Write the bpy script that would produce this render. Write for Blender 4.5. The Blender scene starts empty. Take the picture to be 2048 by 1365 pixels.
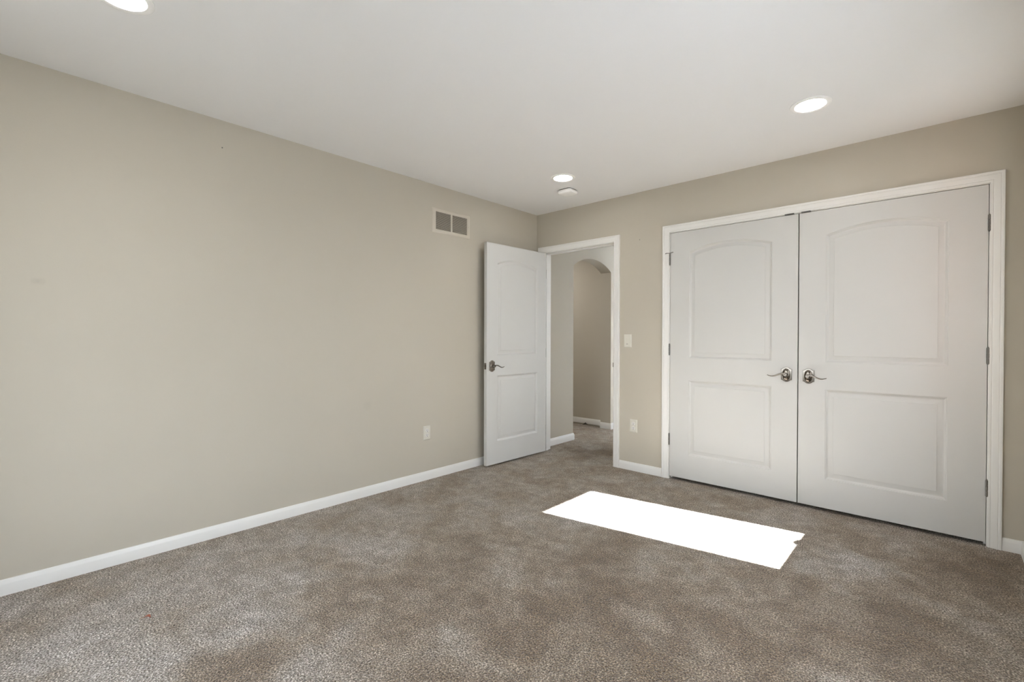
import bpy, bmesh, math, random
from mathutils import Vector, Matrix
random.seed(7)
C = bpy.context.scene.collection
SC = bpy.context.scene

# ---------------------------------------------------------------- camera, light, exposure
cam_d = bpy.data.cameras.new('camera'); cam = bpy.data.objects.new('camera', cam_d); C.objects.link(cam)
cam_d.sensor_fit = 'HORIZONTAL'; cam_d.sensor_width = 36.0; cam_d.lens = 16.4032
cam_d.clip_start = 0.01; cam_d.clip_end = 200
_r = Vector((0.7338313, 0.6793269, 0.0025439)); _u = Vector((-0.0072169, 0.0040513, 0.9999658)); _f = Vector((-0.6792934, 0.7338246, -0.0078756))
cam.matrix_world = Matrix(((_r.x, _u.x, -_f.x, 3.1131), (_r.y, _u.y, -_f.y, -3.74154), (_r.z, _u.z, -_f.z, 1.17244), (0, 0, 0, 1)))
SC.camera = cam

SC.view_settings.view_transform = 'Standard'; SC.view_settings.look = 'None'
SC.view_settings.exposure = -0.10; SC.view_settings.gamma = 1.0; SC.view_settings.use_curve_mapping = False
SC.cycles.max_bounces = 16; SC.cycles.diffuse_bounces = 10; SC.cycles.glossy_bounces = 4
SC.cycles.transparent_max_bounces = 8; SC.cycles.caustics_reflective = False; SC.cycles.caustics_refractive = False
SC.cycles.sample_clamp_indirect = 40.0

SKY, GROUND, SUN = 6.2, 2.3, 125.0
world = bpy.data.worlds.new('daylight'); SC.world = world; world.use_nodes = True
wn, wl = world.node_tree.nodes, world.node_tree.links
wn.clear()
wo = wn.new('ShaderNodeOutputWorld'); wb = wn.new('ShaderNodeBackground'); wl.new(wb.outputs[0], wo.inputs[0])
wt = wn.new('ShaderNodeTexCoord'); wsx = wn.new('ShaderNodeSeparateXYZ'); wl.new(wt.outputs['Generated'], wsx.inputs[0])
wr = wn.new('ShaderNodeValToRGB'); wm = wn.new('ShaderNodeMapRange')
wm.inputs[1].default_value = -1; wm.inputs[2].default_value = 1
wl.new(wsx.outputs[2], wm.inputs[0]); wl.new(wm.outputs[0], wr.inputs[0])
e = wr.color_ramp.elements
g = GROUND / SKY
e[0].position = 0.0; e[0].color = (0.92 * g, 0.92 * g, 0.90 * g, 1)
e[1].position = 1.0; e[1].color = (0.84, 0.94, 1.12, 1)
k = e.new(0.49); k.color = (0.95 * g, 0.94 * g, 0.90 * g, 1)
k = e.new(0.52); k.color = (0.96, 0.99, 1.03, 1)
wl.new(wr.outputs[0], wb.inputs[0]); wb.inputs[1].default_value = SKY

sun_d = bpy.data.lights.new('sun', 'SUN'); sun = bpy.data.objects.new('sun', sun_d); C.objects.link(sun)
sun_d.energy = SUN; sun_d.angle = math.radians(0.5); sun_d.color = (0.92, 0.975, 1.085)
sun.location = (8, 1, 6)
sun.rotation_mode = 'QUATERNION'
sun.rotation_quaternion = Vector((-1, -0.16, -0.86)).to_track_quat('-Z', 'Y')

def portal(name, loc, direction, sx, sy):
    d = bpy.data.lights.new(name, 'AREA'); o = bpy.data.objects.new(name, d); C.objects.link(o)
    d.shape = 'RECTANGLE'; d.size = sx; d.size_y = sy; d.cycles.is_portal = True
    o.location = loc; o.rotation_mode = 'QUATERNION'; o.rotation_quaternion = Vector(direction).to_track_quat('-Z', 'Z')
RH = 2.44                      # ceiling height
WX = 3.44                      # right wall
FY = -4.25                     # wall behind the camera
W1 = (-0.927, -0.341, 0.877, 2.064)   # clear opening of the right-hand window: y0 y1 z0 z1
W3 = (-3.10, -1.70, 0.42, 1.75)       # added unseen window, its shade spreads sun onto the left wall
W4 = (1.65, 2.85, 0.25, 2.10)         # added unseen shaded window to light the hallway
W2 = (0.60, 2.30, 0.40, 2.08)         # window behind the camera: x0 x1 z0 z1
portal('sky_portal_right', (WX + 0.15, (W1[0] + W1[1]) / 2, (W1[2] + W1[3]) / 2), (-1, 0, 0), 0.75, 1.4)
portal('sky_portal_front', ((W2[0] + W2[1]) / 2, FY - 0.16, (W2[2] + W2[3]) / 2), (0, 1, 0), W2[1] - W2[0], W2[3] - W2[2])

# ---------------------------------------------------------------- materials
def mat(name, rgb, rough=0.5, metal=0.0, spec=0.5):
    m = bpy.data.materials.new(name); m.use_nodes = True
    b = m.node_tree.nodes['Principled BSDF']
    b.inputs['Base Color'].default_value = (*rgb, 1); b.inputs['Roughness'].default_value = rough
    b.inputs['Metallic'].default_value = metal; b.inputs['Specular IOR Level'].default_value = spec
    return m
def N(m, t, **kw):
    n = m.node_tree.nodes.new(t)
    for a, v in kw.items(): setattr(n, a, v)
    return n
def L(m, a, b): m.node_tree.links.new(a, b)
def bsdf(m): return m.node_tree.nodes['Principled BSDF']

def paint(name, rgb, rough, bump, scale, vary, spots=()):
    m = mat(name, rgb, rough, 0, 0.35); b = bsdf(m)
    tc = N(m, 'ShaderNodeTexCoord')
    n1 = N(m, 'ShaderNodeTexNoise'); n1.inputs['Scale'].default_value = scale; n1.inputs['Detail'].default_value = 3
    L(m, tc.outputs['Object'], n1.inputs['Vector'])
    bp = N(m, 'ShaderNodeBump'); bp.inputs['Strength'].default_value = bump; bp.inputs['Distance'].default_value = 0.002
    L(m, n1.outputs['Fac'], bp.inputs['Height']); L(m, bp.outputs[0], b.inputs['Normal'])
    n2 = N(m, 'ShaderNodeTexNoise'); n2.inputs['Scale'].default_value = 1.1; n2.inputs['Detail'].default_value = 4
    L(m, tc.outputs['Object'], n2.inputs['Vector'])
    mr = N(m, 'ShaderNodeMapRange'); mr.inputs[1].default_value = 0.3; mr.inputs[2].default_value = 0.7
    mr.inputs[3].default_value = 1 - vary; mr.inputs[4].default_value = 1 + vary
    L(m, n2.outputs['Fac'], mr.inputs[0])
    fac = mr.outputs[0]
    for (p, r, dark) in spots:                      # scuffs that belong to the wall
        d = N(m, 'ShaderNodeVectorMath', operation='DISTANCE'); d.inputs[1].default_value = p
        L(m, tc.outputs['Object'], d.inputs[0])
        s = N(m, 'ShaderNodeMapRange'); s.interpolation_type = 'SMOOTHSTEP'
        s.inputs[1].default_value = r * 0.3; s.inputs[2].default_value = r
        s.inputs[3].default_value = dark; s.inputs[4].default_value = 1.0
        L(m, d.outputs['Value'], s.inputs[0])
        mu = N(m, 'ShaderNodeMath', operation='MULTIPLY'); L(m, fac, mu.inputs[0]); L(m, s.outputs[0], mu.inputs[1]); fac = mu.outputs[0]
    mx = N(m, 'ShaderNodeVectorMath', operation='SCALE'); mx.inputs[0].default_value = rgb
    L(m, fac, mx.inputs['Scale']); L(m, mx.outputs[0], b.inputs['Base Color'])
    return m

WALL = (0.520, 0.480, 0.405)
M_wall = paint('wall_paint', WALL, 0.75, 0.12, 160, 0.015,
               [((0, -3.655, 1.43), 0.020, 0.93), ((0, -3.635, 1.43), 0.022, 0.94), ((0, -1.944, 0.666), 0.045, 0.965)])
M_ceil = paint('ceiling_paint', (0.815, 0.812, 0.815), 0.85, 0.10, 120, 0.01)
M_trim = paint('white_trim_paint', (0.78, 0.77, 0.745), 0.38, 0.02, 60, 0.006)
M_door = paint('white_door_paint', (0.612, 0.607, 0.588), 0.42, 0.03, 90, 0.008)
M_nickel = mat('satin_nickel', (0.31, 0.288, 0.262), 0.24, 1.0)
M_dome = mat('polished_nickel_dome', (0.20, 0.175, 0.15), 0.16, 1.0)
M_darkmetal = mat('dark_hinge_metal', (0.20, 0.19, 0.175), 0.35, 1.0)
M_plate = mat('ivory_plastic', (0.66, 0.635, 0.56), 0.35)
M_device = mat('white_plastic', (0.72, 0.70, 0.67), 0.35)
M_slot = mat('slot_black', (0.03, 0.028, 0.025), 0.6)
M_vent = mat('beige_enamel', (0.575, 0.53, 0.45), 0.45)
M_ventback = mat('duct_shadow', (0.055, 0.045, 0.035), 0.9)
M_ring = mat('white_light_trim', (0.90, 0.895, 0.88), 0.4)
M_plastic = mat('white_detector_plastic', (0.92, 0.915, 0.90), 0.4)
M_scrap = mat('reddish_scrap', (0.33, 0.10, 0.055), 0.7)
M_scraptan = mat('tan_stem', (0.36, 0.24, 0.15), 0.8)
M_dark = mat('dark_scrap', (0.035, 0.03, 0.03), 0.7)
M_lens = bpy.data.materials.new('lit_lens'); M_lens.use_nodes = True
_n = M_lens.node_tree.nodes; _n.clear()
_o = _n.new('ShaderNodeOutputMaterial'); _e = _n.new('ShaderNodeEmission'); _e.inputs[0].default_value = (1, 0.98, 0.95, 1); _e.inputs[1].default_value = 70.0
M_lens.node_tree.links.new(_e.outputs[0], _o.inputs[0])
M_glass = bpy.data.materials.new('window_glass'); M_glass.use_nodes = True
_n = M_glass.node_tree.nodes; _n.clear()
_o = _n.new('ShaderNodeOutputMaterial'); _t = _n.new('ShaderNodeBsdfTransparent'); _g = _n.new('ShaderNodeBsdfGlossy'); _m = _n.new('ShaderNodeMixShader')
_t.inputs[0].default_value = (0.97, 0.98, 0.97, 1); _g.inputs['Roughness'].default_value = 0.0; _m.inputs[0].default_value = 0.05
M_glass.node_tree.links.new(_t.outputs[0], _m.inputs[1]); M_glass.node_tree.links.new(_g.outputs[0], _m.inputs[2]); M_glass.node_tree.links.new(_m.outputs[0], _o.inputs[0])

M_fill_shade = bpy.data.materials.new('fill_shade_cloth'); M_fill_shade.use_nodes = True  # translucent cloth of the added fill windows
_n = M_fill_shade.node_tree.nodes; _n.clear()
_o = _n.new('ShaderNodeOutputMaterial'); _t = _n.new('ShaderNodeBsdfTranslucent'); _d = _n.new('ShaderNodeBsdfDiffuse'); _m = _n.new('ShaderNodeMixShader')
_t.inputs[0].default_value = (0.70, 0.705, 0.715, 1); _d.inputs[0].default_value = (0.8, 0.8, 0.8, 1); _m.inputs[0].default_value = 0.4
M_fill_shade.node_tree.links.new(_t.outputs[0], _m.inputs[1]); M_fill_shade.node_tree.links.new(_d.outputs[0], _m.inputs[2]); M_fill_shade.node_tree.links.new(_m.outputs[0], _o.inputs[0])

# (x, y, radius, amount): browner where walked on, negative paler; broad and hallway blobs paint light and shade
SOIL_AND_LIGHT = [(1.21, -2.41, 0.24, 0.34), (1.04, -2.54, 0.18, 0.24), (1.20, -2.84, 0.22, 0.30), (1.31, -3.00, 0.20, 0.26), (1.27, -3.22, 0.24, 0.30),
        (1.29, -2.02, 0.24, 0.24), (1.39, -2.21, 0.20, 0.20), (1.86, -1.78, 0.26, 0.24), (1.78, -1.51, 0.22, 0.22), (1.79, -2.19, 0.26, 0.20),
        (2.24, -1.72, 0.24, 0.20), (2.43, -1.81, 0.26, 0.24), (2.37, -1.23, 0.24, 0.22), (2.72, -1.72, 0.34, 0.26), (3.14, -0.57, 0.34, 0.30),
        (3.33, -0.33, 0.40, 0.34), (0.52, 0.21, 0.34, 0.42), (0.25, 0.34, 0.26, 0.36), (0.62, 0.42, 0.30, 0.38), (2.95, -1.30, 0.40, 0.22), (1.79, -2.38, 0.20, 0.16),  # entries past the doorway also carry the hallway shade
        (0.06, -3.58, 0.22, 0.16), (2.8, -1.4, 1.5, 0.16), (2.0, -2.25, 1.1, 0.34), (2.6, -1.6, 0.9, 0.10),  # wide blobs paint in the dimmer, warmer light of the right side
        (0.60, -3.30, 1.10, -0.24), (0.45, -2.4, 0.8, -0.10), (1.20, -2.60, 0.10, -0.25), (1.30, -1.88, 0.12, -0.16), (1.70, -2.64, 0.22, -0.22), (2.22, -1.93, 0.16, -0.18),  # wide first pair paints cool window light into the left side
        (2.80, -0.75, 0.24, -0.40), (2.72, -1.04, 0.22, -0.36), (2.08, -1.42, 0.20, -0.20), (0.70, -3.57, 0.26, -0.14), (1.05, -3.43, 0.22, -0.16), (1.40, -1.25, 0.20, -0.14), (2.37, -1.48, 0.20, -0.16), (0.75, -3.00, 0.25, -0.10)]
def carpet():
    m = mat('cut_pile_carpet', (0.3, 0.26, 0.22), 0.95, 0, 0.1); b = bsdf(m)
    tc = N(m, 'ShaderNodeTexCoord'); P = tc.outputs['Object']
    def noise(scale, detail, rough=0.5, dist=0.0):
        n = N(m, 'ShaderNodeTexNoise'); n.inputs['Scale'].default_value = scale; n.inputs['Detail'].default_value = detail
        n.inputs['Roughness'].default_value = rough; n.inputs['Distortion'].default_value = dist
        L(m, P, n.inputs['Vector']); return n
    def ramp(src, stops):
        r = N(m, 'ShaderNodeValToRGB'); el = r.color_ramp.elements
        el[0].position, el[0].color = stops[0][0], (*stops[0][1], 1)
        el[1].position, el[1].color = stops[-1][0], (*stops[-1][1], 1)
        for p, c in stops[1:-1]:
            q = el.new(p); q.color = (*c, 1)
        L(m, src, r.inputs[0]); return r
    tuft = noise(165, 2, 0.55, 0.4)                # yarn-to-yarn colour
    yarn = ramp(tuft.outputs['Fac'], [(0.30, (0.038, 0.026, 0.016)), (0.42, (0.165, 0.132, 0.099)), (0.54, (0.350, 0.308, 0.259)), (0.67, (0.78, 0.725, 0.655))])
    # traffic soil, pile lay and painted light falloff, all with uneven edges
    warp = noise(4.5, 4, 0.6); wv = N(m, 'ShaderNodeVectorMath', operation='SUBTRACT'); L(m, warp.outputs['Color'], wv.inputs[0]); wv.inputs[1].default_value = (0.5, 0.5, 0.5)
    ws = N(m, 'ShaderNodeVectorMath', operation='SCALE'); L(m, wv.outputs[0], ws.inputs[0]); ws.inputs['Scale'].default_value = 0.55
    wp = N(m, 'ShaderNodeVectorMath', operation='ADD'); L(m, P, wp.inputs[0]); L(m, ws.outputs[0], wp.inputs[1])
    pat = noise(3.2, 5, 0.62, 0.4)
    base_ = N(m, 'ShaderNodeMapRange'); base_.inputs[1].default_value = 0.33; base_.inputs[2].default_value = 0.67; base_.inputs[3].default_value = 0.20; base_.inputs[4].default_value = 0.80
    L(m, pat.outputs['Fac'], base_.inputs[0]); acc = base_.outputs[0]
    for x, y, r, amt in SOIL_AND_LIGHT:
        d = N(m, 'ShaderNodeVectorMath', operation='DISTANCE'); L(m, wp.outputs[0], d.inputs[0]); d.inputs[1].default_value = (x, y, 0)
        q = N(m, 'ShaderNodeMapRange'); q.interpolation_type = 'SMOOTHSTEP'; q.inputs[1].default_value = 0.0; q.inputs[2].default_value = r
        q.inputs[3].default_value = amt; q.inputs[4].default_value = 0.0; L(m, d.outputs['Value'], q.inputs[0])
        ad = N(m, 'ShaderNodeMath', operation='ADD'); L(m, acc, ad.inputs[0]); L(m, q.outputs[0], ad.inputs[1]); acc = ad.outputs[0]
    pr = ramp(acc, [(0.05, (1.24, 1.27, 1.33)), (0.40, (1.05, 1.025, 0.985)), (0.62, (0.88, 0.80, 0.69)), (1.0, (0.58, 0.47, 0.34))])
    pat2 = noise(13, 4, 0.6, 0.3)
    pr2 = ramp(pat2.outputs['Fac'], [(0.34, (0.79, 0.765, 0.73)), (0.66, (1.19, 1.19, 1.20))])
    m1 = N(m, 'ShaderNodeVectorMath', operation='MULTIPLY'); L(m, yarn.outputs[0], m1.inputs[0]); L(m, pr.outputs[0], m1.inputs[1])
    m2 = N(m, 'ShaderNodeVectorMath', operation='MULTIPLY'); L(m, m1.outputs[0], m2.inputs[0]); L(m, pr2.outputs[0], m2.inputs[1])
    L(m, m2.outputs[0], b.inputs['Base Color'])
    vor = N(m, 'ShaderNodeTexVoronoi'); vor.inputs['Scale'].default_value = 150; L(m, P, vor.inputs['Vector'])
    mix = N(m, 'ShaderNodeMath', operation='MULTIPLY_ADD'); L(m, tuft.outputs['Fac'], mix.inputs[0]); mix.inputs[1].default_value = 1.4; L(m, vor.outputs['Distance'], mix.inputs[2])
    bp = N(m, 'ShaderNodeBump'); bp.inputs['Strength'].default_value = 0.9; bp.inputs['Distance'].default_value = 0.007
    L(m, mix.outputs[0], bp.inputs['Height']); L(m, bp.outputs[0], b.inputs['Normal'])
    b.inputs['Sheen Weight'].default_value = 0.25; b.inputs['Sheen Roughness'].default_value = 0.6
    return m
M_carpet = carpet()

# ---------------------------------------------------------------- mesh helpers
class MB:
    """collects shapes that become ONE mesh"""
    def __init__(s): s.v = []; s.f = []
    def add(s, vs, fs):
        o = len(s.v); s.v += [tuple(q) for q in vs]; s.f += [tuple(i + o for i in f) for f in fs]; return s
    def box(s, x0, x1, y0, y1, z0, z1):
        return s.add([(x0, y0, z0), (x1, y0, z0), (x1, y1, z0), (x0, y1, z0), (x0, y0, z1), (x1, y0, z1), (x1, y1, z1), (x0, y1, z1)],
                     [(0, 3, 2, 1), (4, 5, 6, 7), (0, 1, 5, 4), (1, 2, 6, 5), (2, 3, 7, 6), (3, 0, 4, 7)])
    def rings(s, rings, cap0=True, cap1=True, closed=True):
        n = len(rings[0]); vs = [p for r in rings for p in r]; fs = []
        for i in range(len(rings) - 1):
            for j in range(n if closed else n - 1):
                k = (j + 1) % n
                fs.append((i * n + j, i * n + k, (i + 1) * n + k, (i + 1) * n + j))
        if cap0: fs.append(tuple(reversed(range(n))))
        if cap1: fs.append(tuple((len(rings) - 1) * n + j for j in range(n)))
        return s.add(vs, fs)
    def tube(s, path, rad, n=12, flat=1.0):
        """round bar along a path; rad = number or list; flat squashes it along z"""
        path = [Vector(p) for p in path]; rs = rad if isinstance(rad, (list, tuple)) else [rad] * len(path)
        rg = []
        for i, p in enumerate(path):
            t = (path[min(i + 1, len(path) - 1)] - path[max(i - 1, 0)]).normalized()
            a = Vector((0, 0, 1)) if abs(t.z) < 0.9 else Vector((1, 0, 0))
            u = t.cross(a).normalized(); w = u.cross(t).normalized()
            rg.append([p + u * math.cos(2 * math.pi * j / n) * rs[i] + w * math.sin(2 * math.pi * j / n) * rs[i] * flat for j in range(n)])
        return s.rings(rg)
    def lathe(s, prof, centre, axis='z', n=32, sx=1.0, sy=1.0):
        """profile (radius, height) turned about an axis through centre; axis 'z', '-z', '-y', 'y', 'x'"""
        rg = []
        for r, h in prof:
            ring = []
            for j in range(n):
                a = 2 * math.pi * j / n; p, q = math.cos(a) * r * sx, math.sin(a) * r * sy
                if axis == 'z': d = (p, q, h)
                elif axis == '-z': d = (p, -q, -h)
                elif axis == '-y': d = (p, -h, q)
                elif axis == 'y': d = (-p, h, q)
                else: d = (h, p, q)
                ring.append(tuple(c + e for c, e in zip(centre, d)))
            rg.append(ring)
        return s.rings(rg)
    def map(s, fn): s.v = [tuple(fn(*p)) for p in s.v]; return s

def obj(name, mb, m, parent=None, smooth=None, bevel=0.0):
    me = bpy.data.meshes.new(name); me.from_pydata(mb.v, [], mb.f); me.update()
    if smooth is not None:
        me.polygons.foreach_set('use_smooth', [True] * len(me.polygons)); me.set_sharp_from_angle(angle=math.radians(smooth))
    me.materials.append(m)
    o = bpy.data.objects.new(name, me); C.objects.link(o)
    if parent: o.parent = parent
    if bevel:
        b = o.modifiers.new('bevel', 'BEVEL'); b.width = bevel; b.segments = 2; b.limit_method = 'ANGLE'; b.angle_limit = math.radians(40)
    return o
def tag(o, label=None, cat=None, group=None, kind=None):
    for k, v in (('label', label), ('category', cat), ('group', group), ('kind', kind)):
        if v: o[k] = v
    return o
def empty(name, loc, rz=0.0):
    o = bpy.data.objects.new(name, None); C.objects.link(o); o.location = loc; o.rotation_euler = (0, 0, rz)
    o.empty_display_size = 0.1; return o
def copy_tree(o, parent=None):
    c = o.copy(); C.objects.link(c); c.parent = parent
    for ch in list(o.children): copy_tree(ch, c)
    return c

# ---------------------------------------------------------------- the shell
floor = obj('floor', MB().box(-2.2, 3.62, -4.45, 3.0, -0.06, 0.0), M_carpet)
tag(floor, 'mottled taupe cut pile carpet covering the whole floor', 'carpet', kind='structure')
tag(obj('ceiling', MB().box(-2.2, 3.62, -4.45, 0.87, RH, RH + 0.12).box(-2.2, 1.37, 0.87, 3.0, RH, RH + 0.12), M_ceil), 'smooth off-white ceiling with recessed lights', 'ceiling', kind='structure')

T = 0.12                                                     # partition thickness
tag(obj('wall_left', MB().box(-0.15, 0, -4.45, 0.0, 0, RH), M_wall), 'long plain greige wall on the left with an air vent', 'wall', kind='structure')

JL, JR, JZ = 0.088, 0.908, 2.034                             # clear opening of the entry door
CL, CR, CZ = 1.4385, 3.2955, 2.042                           # clear opening of the closet
w = MB()
w.box(0.0, JL - 0.02, 0, T, 0, RH); w.box(JL - 0.02, JR + 0.02, 0, T, JZ + 0.02, RH)
w.box(JR + 0.02, CL - 0.02, 0, T, 0, RH); w.box(CL - 0.02, CR + 0.02, 0, T, CZ + 0.02, RH); w.box(CR + 0.02, WX, 0, T, 0, RH)
tag(obj('wall_back', w, M_wall), 'greige wall holding the entry doorway and the closet doors', 'wall', kind='structure')

w = MB(); y0, y1, z0, z1 = W1[0] - 0.06, W1[1] + 0.06, W1[2] - 0.11, W1[3] + 0.09
ya, yb, za, zb = W3; w.box(WX, WX + 0.14, -4.45, ya, 0, RH); w.box(WX, WX + 0.14, yb, y0, 0, RH); w.box(WX, WX + 0.14, ya, yb, 0, za); w.box(WX, WX + 0.14, ya, yb, zb, RH); w.box(WX, WX + 0.14, y1, 0.9, 0, RH); w.box(WX, WX + 0.14, y0, y1, 0, z0); w.box(WX, WX + 0.14, y0, y1, z1, RH)
tag(obj('wall_right', w, M_wall), 'greige wall just outside the right edge, with the sunny window', 'wall', kind='structure')
w = MB(); x0, x1 = W2[0] - 0.05, W2[1] + 0.05
w.box(0, x0, FY - 0.14, FY, 0, RH); w.box(x1, WX, FY - 0.14, FY, 0, RH); w.box(x0, x1, FY - 0.14, FY, 0, W2[2] - 0.05); w.box(x0, x1, FY - 0.14, FY, W2[3] + 0.05, RH)
tag(obj('wall_front', w, M_wall), 'greige wall behind the viewer with a wide window', 'wall', kind='structure')

# hallway beyond the entry door: its left wall carries an arched opening
AY0, AY1, AS, AP = 0.655, 1.475, 2.000, 2.118                # arch: near jamb, far jamb, spring, crown
AT = 0.15
w = MB()
w.box(-AT, 0, 0.0, AY0, 0, RH); w.box(-AT, 0, AY1, 3.0, 0, RH)
h = (AY1 - AY0) / 2; rise = AP - AS; R_ = (h * h + rise * rise) / (2 * rise); cz = AP - R_
n = 32; arc = []
for i in range(n + 1):
    y = AY0 + (AY1 - AY0) * i / n; arc.append((y, cz + math.sqrt(R_ * R_ - (y - (AY0 + AY1) / 2) ** 2)))
vs = []; fs = []
for y, z in arc: vs += [(0, y, z), (-AT, y, z), (0, y, RH), (-AT, y, RH)]
for i in range(n):
    a, b = 4 * i, 4 * i + 4
    fs += [(a, b, b + 2, a + 2), (a + 1, a + 3, b + 3, b + 1), (a, a + 1, b + 1, b)]
w.add(vs, fs)
tag(obj('wall_arch', w, M_wall), 'hallway wall with an arched opening seen through the entry doorway', 'wall', kind='structure')
tag(obj('wall_passage', MB().box(-2.2, -AT, 1.535, 1.655, 0, RH), M_wall), 'shaded greige wall visible through the hallway arch', 'wall', kind='structure')
tag(obj('wall_hall', MB().box(1.25, 1.37, T, W4[0], 0, RH).box(1.25, 1.37, W4[1], 3.0, 0, RH).box(1.25, 1.37, W4[0], W4[1], 0, W4[2]).box(1.25, 1.37, W4[0], W4[1], W4[3], RH).box(0, 1.25, 2.88, 3.0, 0, RH), M_wall), 'far and right walls of the hallway past the entry door', 'wall', kind='structure')
tag(obj('wall_side', MB().box(-2.2, -2.08, -0.3, 1.535, 0, RH).box(-2.08, -AT, -0.3, -0.18, 0, RH), M_wall), 'side walls of the space past the arch', 'wall', kind='structure')
tag(obj('wall_closet', MB().box(1.37, 3.58, 0.75, 0.87, 0, RH), M_wall), 'back wall inside the closet behind the double doors', 'wall', kind='structure')

# baseboards -------------------------------------------------
BH = 0.071
BP = [(0, 0.0), (0.012, 0.0), (0.012, 0.050), (0.0105, 0.054), (0.0075, 0.062), (0.005, BH - 0.001), (0.0, BH)]
def base(mb, pts, z0=0.0, hh=BH):
    """runs the baseboard profile along floor points; the wall is on the left of the run, mitred at corners"""
    pts = [Vector((*p, 0)) for p in pts]; rg = []
    for i, p in enumerate(pts):
        ds = []
        if i > 0: ds.append((p - pts[i - 1]).normalized())
        if i < len(pts) - 1: ds.append((pts[i + 1] - p).normalized())
        ns = [Vector((d.y, -d.x, 0)) for d in ds]
        nn = sum(ns, Vector()) ; nn = nn / nn.length if len(ns) == 2 else ns[0]
        sc = 1.0 / max(0.3, nn.dot(ns[0]))
        rg.append([p + nn * (t * sc) + Vector((0, 0, z0 + z * (hh / BH))) for t, z in BP])
    return mb.rings(rg)
tag(obj('baseboard_left', base(MB(), [(0, FY), (0, -0.0)]), M_trim, smooth=35), 'white baseboard along the long left wall', 'baseboard', kind='structure')
tag(obj('baseboard_back', base(MB(), [(JR + 0.066, 0), (CL - 0.060, 0)]), M_trim, smooth=35), 'short white baseboard between the entry and closet casings', 'baseboard', kind='structure')
tag(obj('baseboard_right', base(MB(), [(CR + 0.060, 0), (WX, 0), (WX, FY)]), M_trim, smooth=35), 'white baseboard turning the corner right of the closet', 'baseboard', kind='structure')
tag(obj('baseboard_front', base(MB(), [(WX, FY), (0, FY)]), M_trim, smooth=35), 'white baseboard on the wall behind the viewer', 'baseboard', kind='structure')
b = base(MB(), [(0, T), (0, AY0), (-AT, AY0)], 0, 0.078)
tag(obj('baseboard_hall', b, M_trim, smooth=35), 'white baseboard in the hallway ending at the arch near side', 'baseboard', kind='structure')
b = base(MB(), [(-AT, AY1), (0, AY1), (0, 2.88)], 0, 0.078)
tag(obj('baseboard_arch', b, M_trim, smooth=35), 'white baseboard wrapping the far jamb of the arch', 'baseboard', kind='structure')
b = base(MB(), [(-2.08, 1.535), (-AT, 1.535)], 0.018, 0.070)
tag(obj('baseboard_passage', b, M_trim, smooth=35), 'raised white baseboard on the shaded wall past the arch', 'baseboard', kind='structure')

# casings ----------------------------------------------------
CP = [(0.000, 0.000), (0.000, 0.0085), (0.003, 0.0105), (0.010, 0.0110), (0.013, 0.0095), (0.018, 0.0120), (0.040, 0.0150), (0.043, 0.0135), (0.047, 0.0165), (0.055, 0.0170), (0.058, 0.0150), (0.058, 0.000)]
def casing(xl, xr, zt, zb=0.0):
    rg = [[(xl - u, -t, zb) for u, t in CP], [(xl - u, -t, zt + u) for u, t in CP], [(xr + u, -t, zt + u) for u, t in CP], [(xr + u, -t, zb) for u, t in CP]]
    return MB().rings(rg)
tr = tag(obj('trim_1', casing(JL - 0.004, JR + 0.006, JZ + 0.004), M_trim, smooth=30), 'white moulded casing around the open entry doorway', 'door casing', kind='structure')
j = MB().box(JL - 0.02, JL, 0.0, T, 0, JZ + 0.02).box(JR, JR + 0.02, 0.0, T, 0, JZ + 0.02).box(JL, JR, 0.0, T, JZ, JZ + 0.02)
obj('jamb', j, M_trim, tr)
st = MB().box(JL, JL + 0.011, 0.040, 0.075, 0, JZ).box(JR - 0.011, JR, 0.040, 0.075, 0, JZ).box(JL, JR, 0.040, 0.075, JZ - 0.011, JZ)
obj('door_stop_strip', st, M_trim, tr)
hc = casing(JL - 0.004, JR + 0.006, JZ + 0.004).map(lambda x, y, z: (x, T - y, z))
obj('hall_casing', hc, M_trim, tr, smooth=30)
sp = MB().box(JR - 0.0022, JR + 0.001, 0.004, 0.034, 0.895, 0.955).box(JR - 0.0022, JR + 0.006, -0.0095, 0.005, 0.905, 0.945)
tag(obj('strike_plate', sp, M_nickel, tr), 'nickel strike plate')

tr2 = tag(obj('trim_2', casing(CL - 0.003, CR + 0.003, CZ + 0.004), M_trim, smooth=30), 'white moulded casing around the closet double doors', 'door casing', kind='structure')
j = MB().box(CL - 0.02, CL, 0.0, T, 0, CZ + 0.02).box(CR, CR + 0.02, 0.0, T, 0, CZ + 0.02).box(CL, CR, 0.0, T, CZ, CZ + 0.02)
j.box(CL, CL + 0.010, 0.040, 0.07, 0, CZ).box(CR - 0.010, CR, 0.040, 0.07, 0, CZ).box(CL, CR, 0.040, 0.07, CZ - 0.010, CZ)
obj('jamb', j, M_trim, tr2)
for xa, xb in ((2.281, 2.338), (2.382, 2.437)):
    cp = MB().box(xa, xb, -0.0105, 0.030, CZ - 0.0015, CZ + 0.0028).box(xa, xb, -0.0110, -0.0085, CZ - 0.0022, CZ + 0.0050)
    tag(obj('ball_catch_plate', cp, M_darkmetal, tr2), 'dark metal catch plate')

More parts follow.
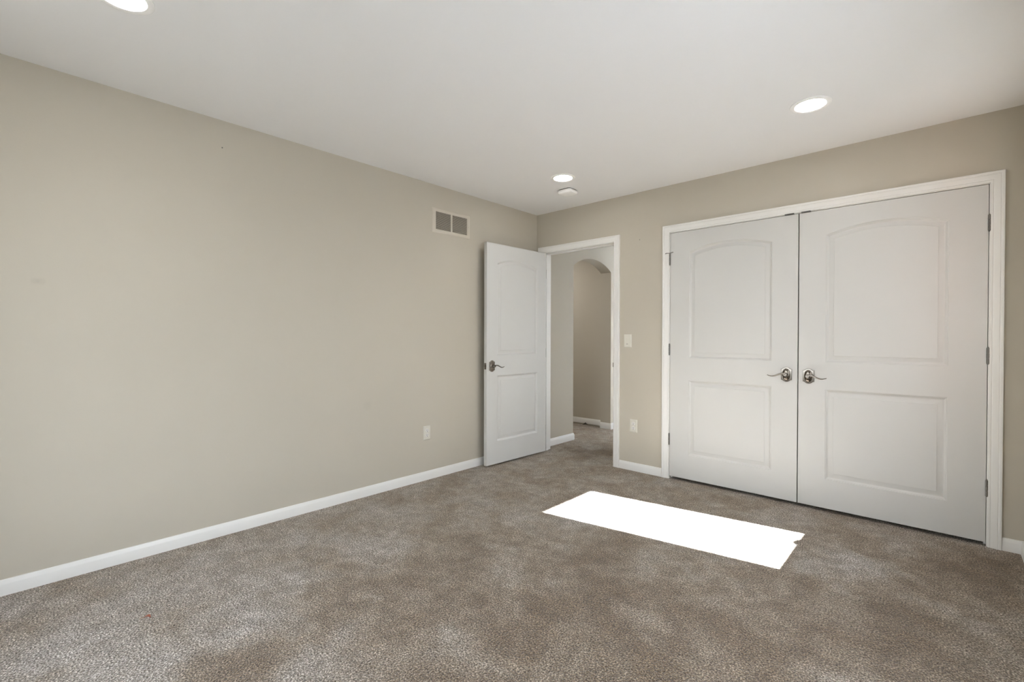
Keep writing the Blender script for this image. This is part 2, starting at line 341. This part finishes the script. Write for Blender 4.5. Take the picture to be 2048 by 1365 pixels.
# ---------------------------------------------------------------- door leaves
PROF = [(0.0, 0.0), (0.002, 0.0026), (0.005, 0.0032), (0.010, 0.0085), (0.015, 0.0128), (0.019, 0.0132), (0.023, 0.0122), (0.044, 0.0040), (0.0455, 0.0020), (0.050, 0.0018)]
def panel_outline(u0, u1, z0, z1, peak, d, n=28):
    """outline inset by d; top edge is an arc when peak is given"""
    a, b, c = u0 + d, u1 - d, z0 + d
    if peak is None:
        top = [(b + (a - b) * i / n, z1 - d) for i in range(n + 1)]
    else:
        hh = (u1 - u0) / 2; r = peak - z1; R = (hh * hh + r * r) / (2 * r); zc = peak - R; um = (u0 + u1) / 2; R2 = R - d
        top = [(b + (a - b) * i / n, zc + math.sqrt(R2 * R2 - (b + (a - b) * i / n - um) ** 2)) for i in range(n + 1)]
    return [(a, c), (b, c)] + top
def leaf_face(mb, wd, ht, panels, v, sgn):
    """one moulded face of a leaf at depth v (sgn = +1 recesses towards +v)"""
    us = (panels[0][0], panels[0][1]); n = 28
    def quad(a, b, c, d):
        mb.add([(a, v, c), (b, v, c), (b, v, d), (a, v, d)], [(0, 1, 2, 3)])
    quad(0, us[0], 0, ht); quad(us[1], wd, 0, ht)
    lo, up = panels
    quad(us[0], us[1], 0, lo[2]); quad(us[0], us[1], lo[3], up[2])
    top = panel_outline(*up, 0.0)[2:]
    vs = []
    for u, z in top: vs += [(u, v, z), (u, v, ht)]
    mb.add(vs, [(2 * i + 2, 2 * i, 2 * i + 1, 2 * i + 3) for i in range(n)])
    for p in panels:
        rg = [[(u, v + sgn * dep, z) for u, z in panel_outline(*p, d)] for d, dep in PROF]
        mb.rings(rg, cap0=False, cap1=True)
def leaf(wd, ht, panels, t=0.035):
    mb = MB(); leaf_face(mb, wd, ht, panels, 0.0, 1); leaf_face(mb, wd, ht, panels, t, -1)
    mb.add([(0, 0, 0), (wd, 0, 0), (wd, t, 0), (0, t, 0), (0, 0, ht), (wd, 0, ht), (wd, t, ht), (0, t, ht)],
           [(0, 3, 2, 1), (4, 5, 6, 7), (1, 2, 6, 5), (3, 0, 4, 7)])
    return mb

def rosette_outline(wd, hh, arch, notch, n=10):
    """plate with straight sides, stepped shoulders and bowed top and bottom"""
    pts = []
    a, b = wd / 2, hh / 2 - arch
    def bow(sign):
        q = []
        for i in range(n + 1):
            t = -1 + 2 * i / n; x = t * (a - notch); q.append((x, sign * (b + arch * (1 - t * t))))
        return q
    top = bow(1); bot = bow(-1)
    pts = [(-a, -b), *[(x, z) for x, z in bot], (a, -b), (a, b), *[(x, z) for x, z in reversed(top)], (-a, b)]
    return pts
def lever_handle(parent, cu, cz, v, out, side, fancy=True):
    """lever set on a leaf face: centre (cu, cz), face depth v, out = direction of 'away from the leaf' along v, side = way the lever points"""
    plate = MB(); rg = []
    for sc, dep in ((1.0, 0.0), (1.0, 0.0035), (0.95, 0.0055), (0.86, 0.0060)):
        rg.append([(cu + x * sc, v + out * dep, cz + z * sc) for x, z in rosette_outline(0.068, 0.104, 0.013, 0.008)])
    plate.rings(rg)
    o = obj('door_handle', plate, M_nickel, parent, smooth=30)
    dome = MB(); rg = []
    for r, dep in ((1.0, 0.0055), (0.985, 0.0085), (0.93, 0.0112), (0.80, 0.0140), (0.60, 0.0160), (0.46, 0.0166)):
        rg.append([(cu + math.cos(a) * 0.0255 * r, v + out * dep, cz + math.sin(a) * 0.043 * r) for a in [2 * math.pi * k / 36 for k in range(36)]])
    dome.rings(rg); obj('rosette', dome, M_dome, o, smooth=40)
    for dz in (0.026, -0.026):
        sc_ = MB()
        rg = [[(cu + math.cos(a) * r, v + out * dep, cz + dz + math.sin(a) * r) for a in [2 * math.pi * k / 14 for k in range(14)]] for r, dep in ((0.0032, 0.011), (0.0032, 0.0152), (0.0022, 0.0156))]
        sc_.rings(rg)
        obj('screw', sc_, M_darkmetal, o)
    # neck, then the wave of the lever
    lv = MB()
    lv.tube([(cu, v + out * 0.012, cz), (cu, v + out * 0.030, cz), (cu, v + out * 0.044, cz)], [0.0125, 0.0105, 0.0105], 16)
    path = []; rad = []
    for i in range(21):
        t = i / 20.0
        path.append((cu + side * (0.000 + 0.112 * t), v + out * (0.047 + 0.004 * math.sin(t * math.pi)), cz + 0.0015 + 0.0075 * math.sin(2 * math.pi * t * 0.95 + 0.55) - 0.010 * t))
        rad.append(0.0062 * (1 - 0.60 * t) + 0.0008 * math.sin(math.pi * t))
    lv.tube(path, rad, 12)
    obj('lever', lv, M_nickel, o, smooth=50)
    return o
def hinge(parent, u, v, z, hh=0.092, pin_stop=False, plate_dir=1):
    """closed hinge seen from the room: three-part knuckle, pin ends and the edges of the two plates"""
    mb = MB()
    for k in range(3):
        a = z - hh / 2 + hh * k / 3 + 0.0006; b_ = z - hh / 2 + hh * (k + 1) / 3 - 0.0006
        mb.lathe([(0.0058, a - z), (0.0065, a - z + 0.0008), (0.0065, b_ - z - 0.0008), (0.0058, b_ - z)], (u, v, z), 'z', 16)
    mb.lathe([(0.0036, hh / 2), (0.0042, hh / 2 + 0.002), (0.002, hh / 2 + 0.004)], (u, v, z), 'z', 12)
    mb.lathe([(0.0036, -hh / 2 - 0.003), (0.0042, -hh / 2 - 0.001), (0.0036, -hh / 2)], (u, v, z), 'z', 12)
    mb.box(u - 0.0042, u + 0.0042, v, v + 0.034, z - hh / 2, z + hh / 2)
    o = tag(obj('hinge', mb, M_darkmetal, parent, smooth=40), 'dark nickel hinge')
    if pin_stop:
        ps = MB(); zt = z + hh / 2 + 0.006
        ps.lathe([(0.0075, -0.003), (0.0085, 0.0), (0.0075, 0.003)], (u, v, zt), 'z', 16)
        ps.tube([(u - 0.004, v - 0.002, zt), (u - 0.024, v - 0.014, zt + 0.001), (u - 0.031, v - 0.012, zt - 0.002)], [0.0028, 0.0028, 0.0048], 10)
        ps.tube([(u + 0.004, v - 0.002, zt), (u + 0.026, v - 0.012, zt + 0.003), (u + 0.033, v - 0.010, zt + 0.004)], [0.0028, 0.0028, 0.0045], 10)
        obj('pin_stop', ps, M_darkmetal, o, smooth=50)
    return o

# closet pair: both leaves closed, faces flush with the wall plane
CW, CH, CB = 0.9215, 2.015, 0.023
def closet_panels(u0, u1): return [(u0, u1, 0.195, 0.803, None), (u0, u1, 0.985, 1.843, 1.896)]
LX = CL + 0.003                                              # left edge of the left leaf
d2 = tag(empty('door_2', (LX, 0.0, CB)), 'left white two-panel closet door with lever near the middle seam', 'closet door', kind='structure')
obj('leaf', leaf(CW + 0.001, CH, closet_panels(0.157, 0.760)), M_door, d2, smooth=30)
lever_handle(d2, 2.297 - LX, 0.915 - CB, 0.0, -1, -1)
for i, zz in enumerate((1.822, 1.075, 0.330)): hinge(d2, -0.0035, -0.0052, zz - CB, pin_stop=(i == 0))
RX = CR - 0.003
GX = RX - CW
d3 = tag(empty('door_3', (GX, 0.0, CB)), 'right white two-panel closet door hinged beside the right corner', 'closet door', kind='structure')
obj('leaf', leaf(CW, CH, closet_panels(0.157, 0.760)), M_door, d3, smooth=30)
lever_handle(d3, 2.431 - GX, 0.911 - CB, 0.0, -1, 1)
for zz in (1.822, 1.075, 0.330): hinge(d3, CW + 0.0035, -0.0052, zz - CB)

# entry leaf, standing open against the left wall
EW, EH = 0.813, 2.010
d1 = tag(empty('door_1', (0.140, -0.022, 0.016), math.radians(-91.8)), 'open white two-panel entry door standing near the left wall', 'door', kind='structure')
# local u runs from the hinge edge to the latch edge, local +v faces the room, local v = -0.035 faces the wall
EP = [(0.130, 0.683, 0.205, 0.808, None), (0.130, 0.683, 0.990, 1.833, 1.888)]
lf = leaf(EW, EH, EP).map(lambda u, v, z: (u, -v, z))
obj('leaf', lf, M_door, d1, smooth=30)
lever_handle(d1, EW - 0.063, 0.912 - 0.016, 0.0, 1, -1)
lever_handle(d1, EW - 0.063, 0.912 - 0.016, -0.035, -1, -1)
lp = MB().box(EW - 0.001, EW + 0.0015, -0.030, -0.005, 0.868, 0.925)
lpo = tag(obj('latch_plate', lp, M_nickel, d1), 'nickel latch plate on the door edge')
obj('latch_bolt', MB().box(EW + 0.001, EW + 0.010, -0.024, -0.011, 0.889, 0.904), M_nickel, lpo, bevel=0.002)
for zz in (1.80, 1.00, 0.22): hinge(d1, -0.006, -0.040, zz)

# ---------------------------------------------------------------- recessed lights
def recessed_light(x, y, label):
    t = tag(empty('recessed_light', (x, y, RH)), label, 'ceiling light', 'recessed ceiling lights')
    obj('trim_ring', MB().lathe([(0.097, 0.0), (0.097, 0.003), (0.093, 0.0055), (0.084, 0.0065), (0.074, 0.0050), (0.071, 0.0015), (0.071, 0.0)], (0, 0, 0), '-z', 64), M_ring, t, smooth=40)
    obj('lens', MB().lathe([(0.0005, 0.0038), (0.040, 0.0036), (0.0705, 0.0022), (0.0705, 0.0)], (0, 0, 0), '-z', 64), M_lens, t, smooth=40)
    return t
r0 = recessed_light(0.885, -0.744, 'lit round recessed ceiling light beside the smoke detector')
for x, y, lb in ((2.572, -0.777, 'lit round recessed ceiling light in front of the closet doors'), (0.857, -3.447, 'lit round recessed ceiling light cut off by the top edge, nearest the viewer')):
    c = copy_tree(r0); c.location = (x, y, RH); c['label'] = lb

# ---------------------------------------------------------------- smoke detector
sd = tag(empty('smoke_detector', (0.727, -0.462, RH)), 'white rounded-square smoke detector on the ceiling near the corner', 'smoke detector')
def rsq(hw, r, z, n=8):
    q = []
    for cx, cy, a0 in ((hw - r, hw - r, 0), (-(hw - r), hw - r, 90), (-(hw - r), -(hw - r), 180), (hw - r, -(hw - r), 270)):
        for k in range(n + 1):
            a = math.radians(a0 + 90 * k / n); q.append((cx + r * math.cos(a), cy + r * math.sin(a), z))
    return q
obj('mounting_base', MB().rings([rsq(0.060, 0.024, 0.0), rsq(0.060, 0.024, -0.010)]), M_darkmetal, sd)
obj('housing', MB().rings([rsq(0.066, 0.026, -0.007), rsq(0.068, 0.027, -0.011), rsq(0.067, 0.027, -0.026), rsq(0.060, 0.024, -0.034), rsq(0.045, 0.018, -0.037)]), M_plastic, sd, smooth=40)
obj('test_button', MB().lathe([(0.015, 0.034), (0.015, 0.0376), (0.012, 0.0380)], (-0.014, 0.014, 0), '-z', 28), M_plastic, sd, smooth=40)

# ---------------------------------------------------------------- air vent on the left wall
av = tag(empty('air_vent', (0, -1.1485, 2.148)), 'beige louvred air vent high on the left wall', 'air vent')
W_, H_ = 0.2075, 0.101
f = MB(); IN = [(-0.173, -0.011), (0.006, 0.174)]; iz = 0.0745
def fr(y0, y1, z0, z1): f.box(0.0, 0.0065, y0, y1, z0, z1)
fr(-W_ + .008, W_ - .008, iz, H_ - .006); fr(-W_ + .008, W_ - .008, -H_ + .006, -iz); fr(-W_ + .008, IN[0][0], -iz, iz); fr(IN[0][1], IN[1][0], -iz, iz); fr(IN[1][1], W_ - .008, -iz, iz)
rr = [(0.0, 0.0), (0.002, 0.0), (0.0065, 0.008)]
def rect(d, t): return [(t, -W_ + d, -H_ + d), (t, W_ - d, -H_ + d), (t, W_ - d, H_ - d), (t, -W_ + d, H_ - d)]
f.rings([rect(0, 0), rect(0, 0.0025), rect(0.008, 0.0065)], cap0=False, cap1=False)
obj('frame', f, M_vent, av)
bk = MB()
for a, b_ in IN: bk.box(0.0002, 0.0012, a, b_, -iz, iz)
obj('duct_opening', bk, M_ventback, av)
for a, b_ in IN:
    sl = MB(); nsl = 19
    for i in range(nsl):
        z = -iz + (i + 0.5) * 2 * iz / nsl
        sl.add([(0.0054, a, z - 0.0030), (0.0054, b_, z - 0.0030), (0.0015, b_, z + 0.0016), (0.0015, a, z + 0.0016),
                (0.0060, a, z - 0.0024), (0.0060, b_, z - 0.0024), (0.0021, b_, z + 0.0022), (0.0021, a, z + 0.0022)],
               [(0, 1, 2, 3), (7, 6, 5, 4), (0, 4, 5, 1), (1, 5, 6, 2), (2, 6, 7, 3), (3, 7, 4, 0)])
    obj('louver_panel', sl, M_vent, av)
for yy in (-0.190, 0.190): obj('screw', MB().lathe([(0.0042, 0.0062), (0.0036, 0.0082), (0.001, 0.0086)], (0, yy, 0), 'x', 14), M_vent, av, smooth=40)

# ---------------------------------------------------------------- outlets and switch (local: x across the wall, -y into the room)
def plate_mb(wd=0.070, hh=0.1145):
    def rc(d, t): return [(-wd / 2 + d, -t, -hh / 2 + d), (wd / 2 - d, -t, -hh / 2 + d), (wd / 2 - d, -t, hh / 2 - d), (-wd / 2 + d, -t, hh / 2 - d)]
    return MB().rings([rc(0, 0), rc(0, 0.0025), rc(0.0045, 0.0058), (rc(0.008, 0.0062))])
def outlet(loc, rz, label):
    t = tag(empty('wall_outlet', loc, rz), label, 'outlet', 'duplex wall outlets')
    obj('cover_plate', plate_mb(), M_plate, t)
    for dz in (0.0195, -0.0195):
        o = []
        for k in range(28):
            a = 2 * math.pi * k / 28; x = 0.0172 * math.cos(a); z = max(-0.0140, min(0.0140, 0.0172 * math.sin(a))); o.append((x, z))
        r = obj('receptacle', MB().rings([[(x, -0.006, dz + z) for x, z in o], [(x, -0.0082, dz + z) for x, z in o], [(x * .94, -0.0086, dz + z * .94) for x, z in o]]), M_device, t)
        s = MB().box(-0.0072, -0.0052, -0.0090, -0.0080, dz - 0.0010, dz + 0.0075).box(0.0050, 0.0074, -0.0090, -0.0080, dz - 0.0002, dz + 0.0070)
        s.lathe([(0.0030, 0.0080), (0.0030, 0.0090), (0.0020, 0.0090)], (0, 0, dz - 0.0080), '-y', 14)
        obj('slots', s, M_slot, r)
    obj('screw', MB().lathe([(0.0032, 0.0060), (0.0028, 0.0076), (0.0010, 0.0079)], (0, 0, 0), '-y', 14), M_device, t, smooth=40)
    return t
o1 = outlet((1.1125, 0.0, 0.3955), 0.0, 'duplex wall outlet low on the back wall between entry and closet doors')
o2 = copy_tree(o1); o2.location = (0.0, -1.408, 0.3865); o2.rotation_euler = (0, 0, math.radians(90)); o2['label'] = 'duplex wall outlet low on the long left wall near the open door'

ls = tag(empty('light_switch', (1.0525, 0.0, 1.1445)), 'ivory rocker light switch on the wall right of the entry doorway', 'light switch')
obj('cover_plate', plate_mb(0.072, 0.116), M_plate, ls)
obj('rocker', MB().box(-0.0165, 0.0165, -0.0075, -0.005, -0.0335, 0.0335), M_plate, ls, bevel=0.0012)
obj('dimmer_paddle', MB().box(-0.0120, 0.0060, -0.0094, -0.007, -0.026, 0.029), M_plate, ls, bevel=0.0012)
obj('slider_slot', MB().box(-0.0110, 0.0050, -0.0090, -0.0070, -0.0295, -0.0268), M_slot, ls)

# ---------------------------------------------------------------- small things
def nail(loc, axis, label):
    o = obj('nail', MB().lathe([(0.0014, -0.006), (0.0014, 0.004), (0.0036, 0.0045), (0.0036, 0.0058), (0.0020, 0.0065)], (0, 0, 0), axis, 14), M_darkmetal)
    o.location = loc; return tag(o, label, 'nail', 'small nails left in the walls')
nail((1.165, 0.0, 2.025), '-y', 'tiny dark nail in the wall above the light switch')
nail((0.0, -2.885, 2.279), 'x', 'tiny dark nail high on the long left wall')

ds = empty('dry_scrap', (0.687, -3.355, 0.0))
tag(ds, 'small reddish brown dry scrap lying on the carpet by the left wall', 'scrap')
n = 9; rg = []
for i in range(n):
    t = i / (n - 1); wd = 0.0075 * math.sin(math.pi * (0.12 + 0.80 * t)); x = -0.008 + 0.024 * t; zc = 0.0025 + 0.004 * math.sin(math.pi * t)
    y = 0.003 * math.sin(3 * t)
    rg.append([(x, y - wd, zc + 0.003), (x, y - wd * .5, zc + 0.0006), (x, y, zc), (x, y + wd * .5, zc + 0.0008), (x, y + wd, zc + 0.0035), (x, y + wd * .5, zc + 0.002), (x, y, zc + 0.0014), (x, y - wd * .5, zc + 0.0016)])
Rm = Matrix.Rotation(math.radians(42), 3, 'Z')
m_ = MB().rings(rg); m_.v = [tuple(Rm @ Vector(p)) for p in m_.v]
obj('blade', m_, M_scrap, ds, smooth=60)
m_ = MB().tube([(-0.006, 0.001, 0.004), (-0.014, -0.003, 0.003), (-0.022, -0.010, 0.002)], [0.0016, 0.0013, 0.0010], 8); m_.v = [tuple(Rm @ Vector(p)) for p in m_.v]
tag(obj('stem', m_, M_scraptan, ds, smooth=60), 'pale tan stem')

hs = MB()
hs.tube([(0, 0, 0.002), (0.012, -0.006, 0.014), (0.030, -0.009, 0.030), (0.045, -0.006, 0.020), (0.060, -0.004, 0.006)], [0.003, 0.004, 0.006, 0.004, 0.002], 8)
hs.tube([(0.028, -0.009, 0.030), (0.034, -0.012, 0.016), (0.030, -0.016, 0.003)], [0.004, 0.003, 0.0015], 8)
hs.tube([(-0.014, -0.012, 0.002), (0.004, -0.010, 0.012), (0.026, -0.010, 0.024)], [0.0018, 0.0024, 0.003], 8)
o = obj('cable_scrap', hs, M_dark, smooth=60); o.location = (-0.43, 1.512, 0.0)
tag(o, 'small dark tangled scrap against the baseboard seen through the arch', 'scrap')

# ---------------------------------------------------------------- windows (outside the picture; the sun patch comes from the first, the shaded two are added fill)
def frame_box(mb, ax, a0, a1, y0, y1, z0, z1, w):
    """rectangular frame of bar width w around opening (y0..y1, z0..z1) with depth a0..a1 along axis ax"""
    for p in ((y0 - w, y0, z0 - w, z1 + w), (y1, y1 + w, z0 - w, z1 + w), (y0, y1, z0 - w, z0), (y0, y1, z1, z1 + w)):
        if ax == 'x': mb.box(a0, a1, *p)
        else: mb.box(p[0], p[1], a0, a1, p[2], p[3])
    return mb
fx = WX + 0.085
w1 = tag(obj('window_1', frame_box(MB(), 'x', fx, fx + 0.03, *W1, 0.06).box(fx, fx + 0.03, W1[0] - .06, W1[1] + .06, W1[2] - .11, W1[2] - .06).box(fx, fx + 0.03, W1[0] - .06, W1[1] + .06, W1[3] + .06, W1[3] + .09), M_trim),
         'white casement window in the right wall that throws the sun patch', 'window', kind='structure')
obj('pane', MB().box(fx + 0.012, fx + 0.016, W1[0] - .01, W1[1] + .01, W1[2] - .01, W1[3] + .01), M_glass, w1)
ck = MB()
cx = WX + 0.055
ck.add([(cx - .015, -0.575, .79), (cx + .03, -0.575, .79), (cx + .03, -0.445, .79), (cx - .015, -0.445, .79),
        (cx, -0.555, .850), (cx + .012, -0.555, .850), (cx + .012, -0.455, .850), (cx, -0.455, .850),
        (cx + .002, -0.532, .872), (cx + .008, -0.532, .872), (cx + .008, -0.500, .872), (cx + .002, -0.500, .872)],
       [(0, 3, 2, 1), (0, 1, 5, 4), (1, 2, 6, 5), (2, 3, 7, 6), (3, 0, 4, 7), (4, 5, 9, 8), (5, 6, 10, 9), (6, 7, 11, 10), (7, 4, 8, 11), (8, 9, 10, 11)])
obj('crank', ck, M_trim, w1)
obj('window_casing', MB().box(WX - 0.014, WX, W1[0] - .12, W1[0] - .06, W1[2] - .15, W1[3] + .15).box(WX - 0.014, WX, W1[1] + .06, W1[1] + .12, W1[2] - .15, W1[3] + .15).box(WX - 0.014, WX, W1[0] - .06, W1[1] + .06, W1[3] + .09, W1[3] + .15).box(WX - 0.014, WX, W1[0] - .06, W1[1] + .06, W1[2] - .17, W1[2] - .11), M_trim, w1)
fy = FY - 0.10
w2 = MB()
frame_box(w2, 'y', fy, fy + 0.04, *W2, 0.05); mx_ = (W2[0] + W2[1]) / 2; w2.box(mx_ - 0.03, mx_ + 0.03, fy, fy + 0.04, W2[2], W2[3])
w2o = tag(obj('window_2', w2, M_trim), 'wide white window in the wall behind the viewer', 'window', kind='structure')
for a, b_ in ((W2[0], mx_ - 0.03), (mx_ + 0.03, W2[1])):
    obj('pane', MB().box(a, b_, fy + 0.016, fy + 0.020, W2[2], W2[3]), M_glass, w2o)
frame_mb = frame_box(MB(), 'y', FY, FY + 0.014, W2[0] - 0.05, W2[1] + 0.05, W2[2] - 0.05, W2[3] + 0.05, 0.06)
obj('window_casing', frame_mb, M_trim, w2o)

def fill_window(name, xin, W, label):  # added windows out of view whose sunlit shades act as soft fill
    x = xin + 0.075
    o = tag(obj(name, frame_box(MB(), 'x', x, x + 0.03, W[0] + .05, W[1] - .05, W[2] + .05, W[3] - .05, 0.05), M_trim), label, 'window', kind='structure')
    obj('pane', MB().box(x + 0.012, x + 0.016, W[0] + .05, W[1] - .05, W[2] + .05, W[3] - .05), M_glass, o)
    tag(obj('fill_shade', MB().box(x - 0.016, x - 0.0145, W[0] + .005, W[1] - .005, W[2] + .005, W[3] - .03), M_fill_shade, o), 'added white roller shade spreading sunlight as fill')
    obj('fill_shade_roll', MB().tube([(x - 0.03, W[0] + .005, W[3] - .03), (x - 0.03, W[1] - .005, W[3] - .03)], 0.022, 20), M_trim, o, smooth=40)
    obj('window_casing', frame_box(MB(), 'x', xin - 0.014, xin, W[0], W[1], W[2], W[3], 0.06), M_trim, o)
    return o
fill_window('fill_window_right', WX, W3, 'added unseen window in the right wall, its lowered shade a soft fill light')
fill_window('fill_window_hall', 1.25, W4, 'added unseen hallway window, its lowered shade a soft fill light')

# unseen brick block added to keep sky light off the closet doors
M_brick = mat('brick', (0.20, 0.13, 0.10), 0.9)
tag(obj('sky_blocker', MB().box(WX + 0.14, WX + 0.85, -1.36, -1.03, 0, 3.0), M_brick), 'added unseen brick block cutting sky light at the right window', 'wall', kind='structure')
ld = bpy.data.lights.new('passage_fill', 'AREA'); lo = bpy.data.objects.new('passage_fill', ld); C.objects.link(lo)  # unseen fill light added to brighten the passage past the arch
ld.shape = 'DISK'; ld.size = 0.16; ld.energy = 15; ld.color = (1, 0.97, 0.93); lo.location = (-1.0, 0.65, RH - 0.01)
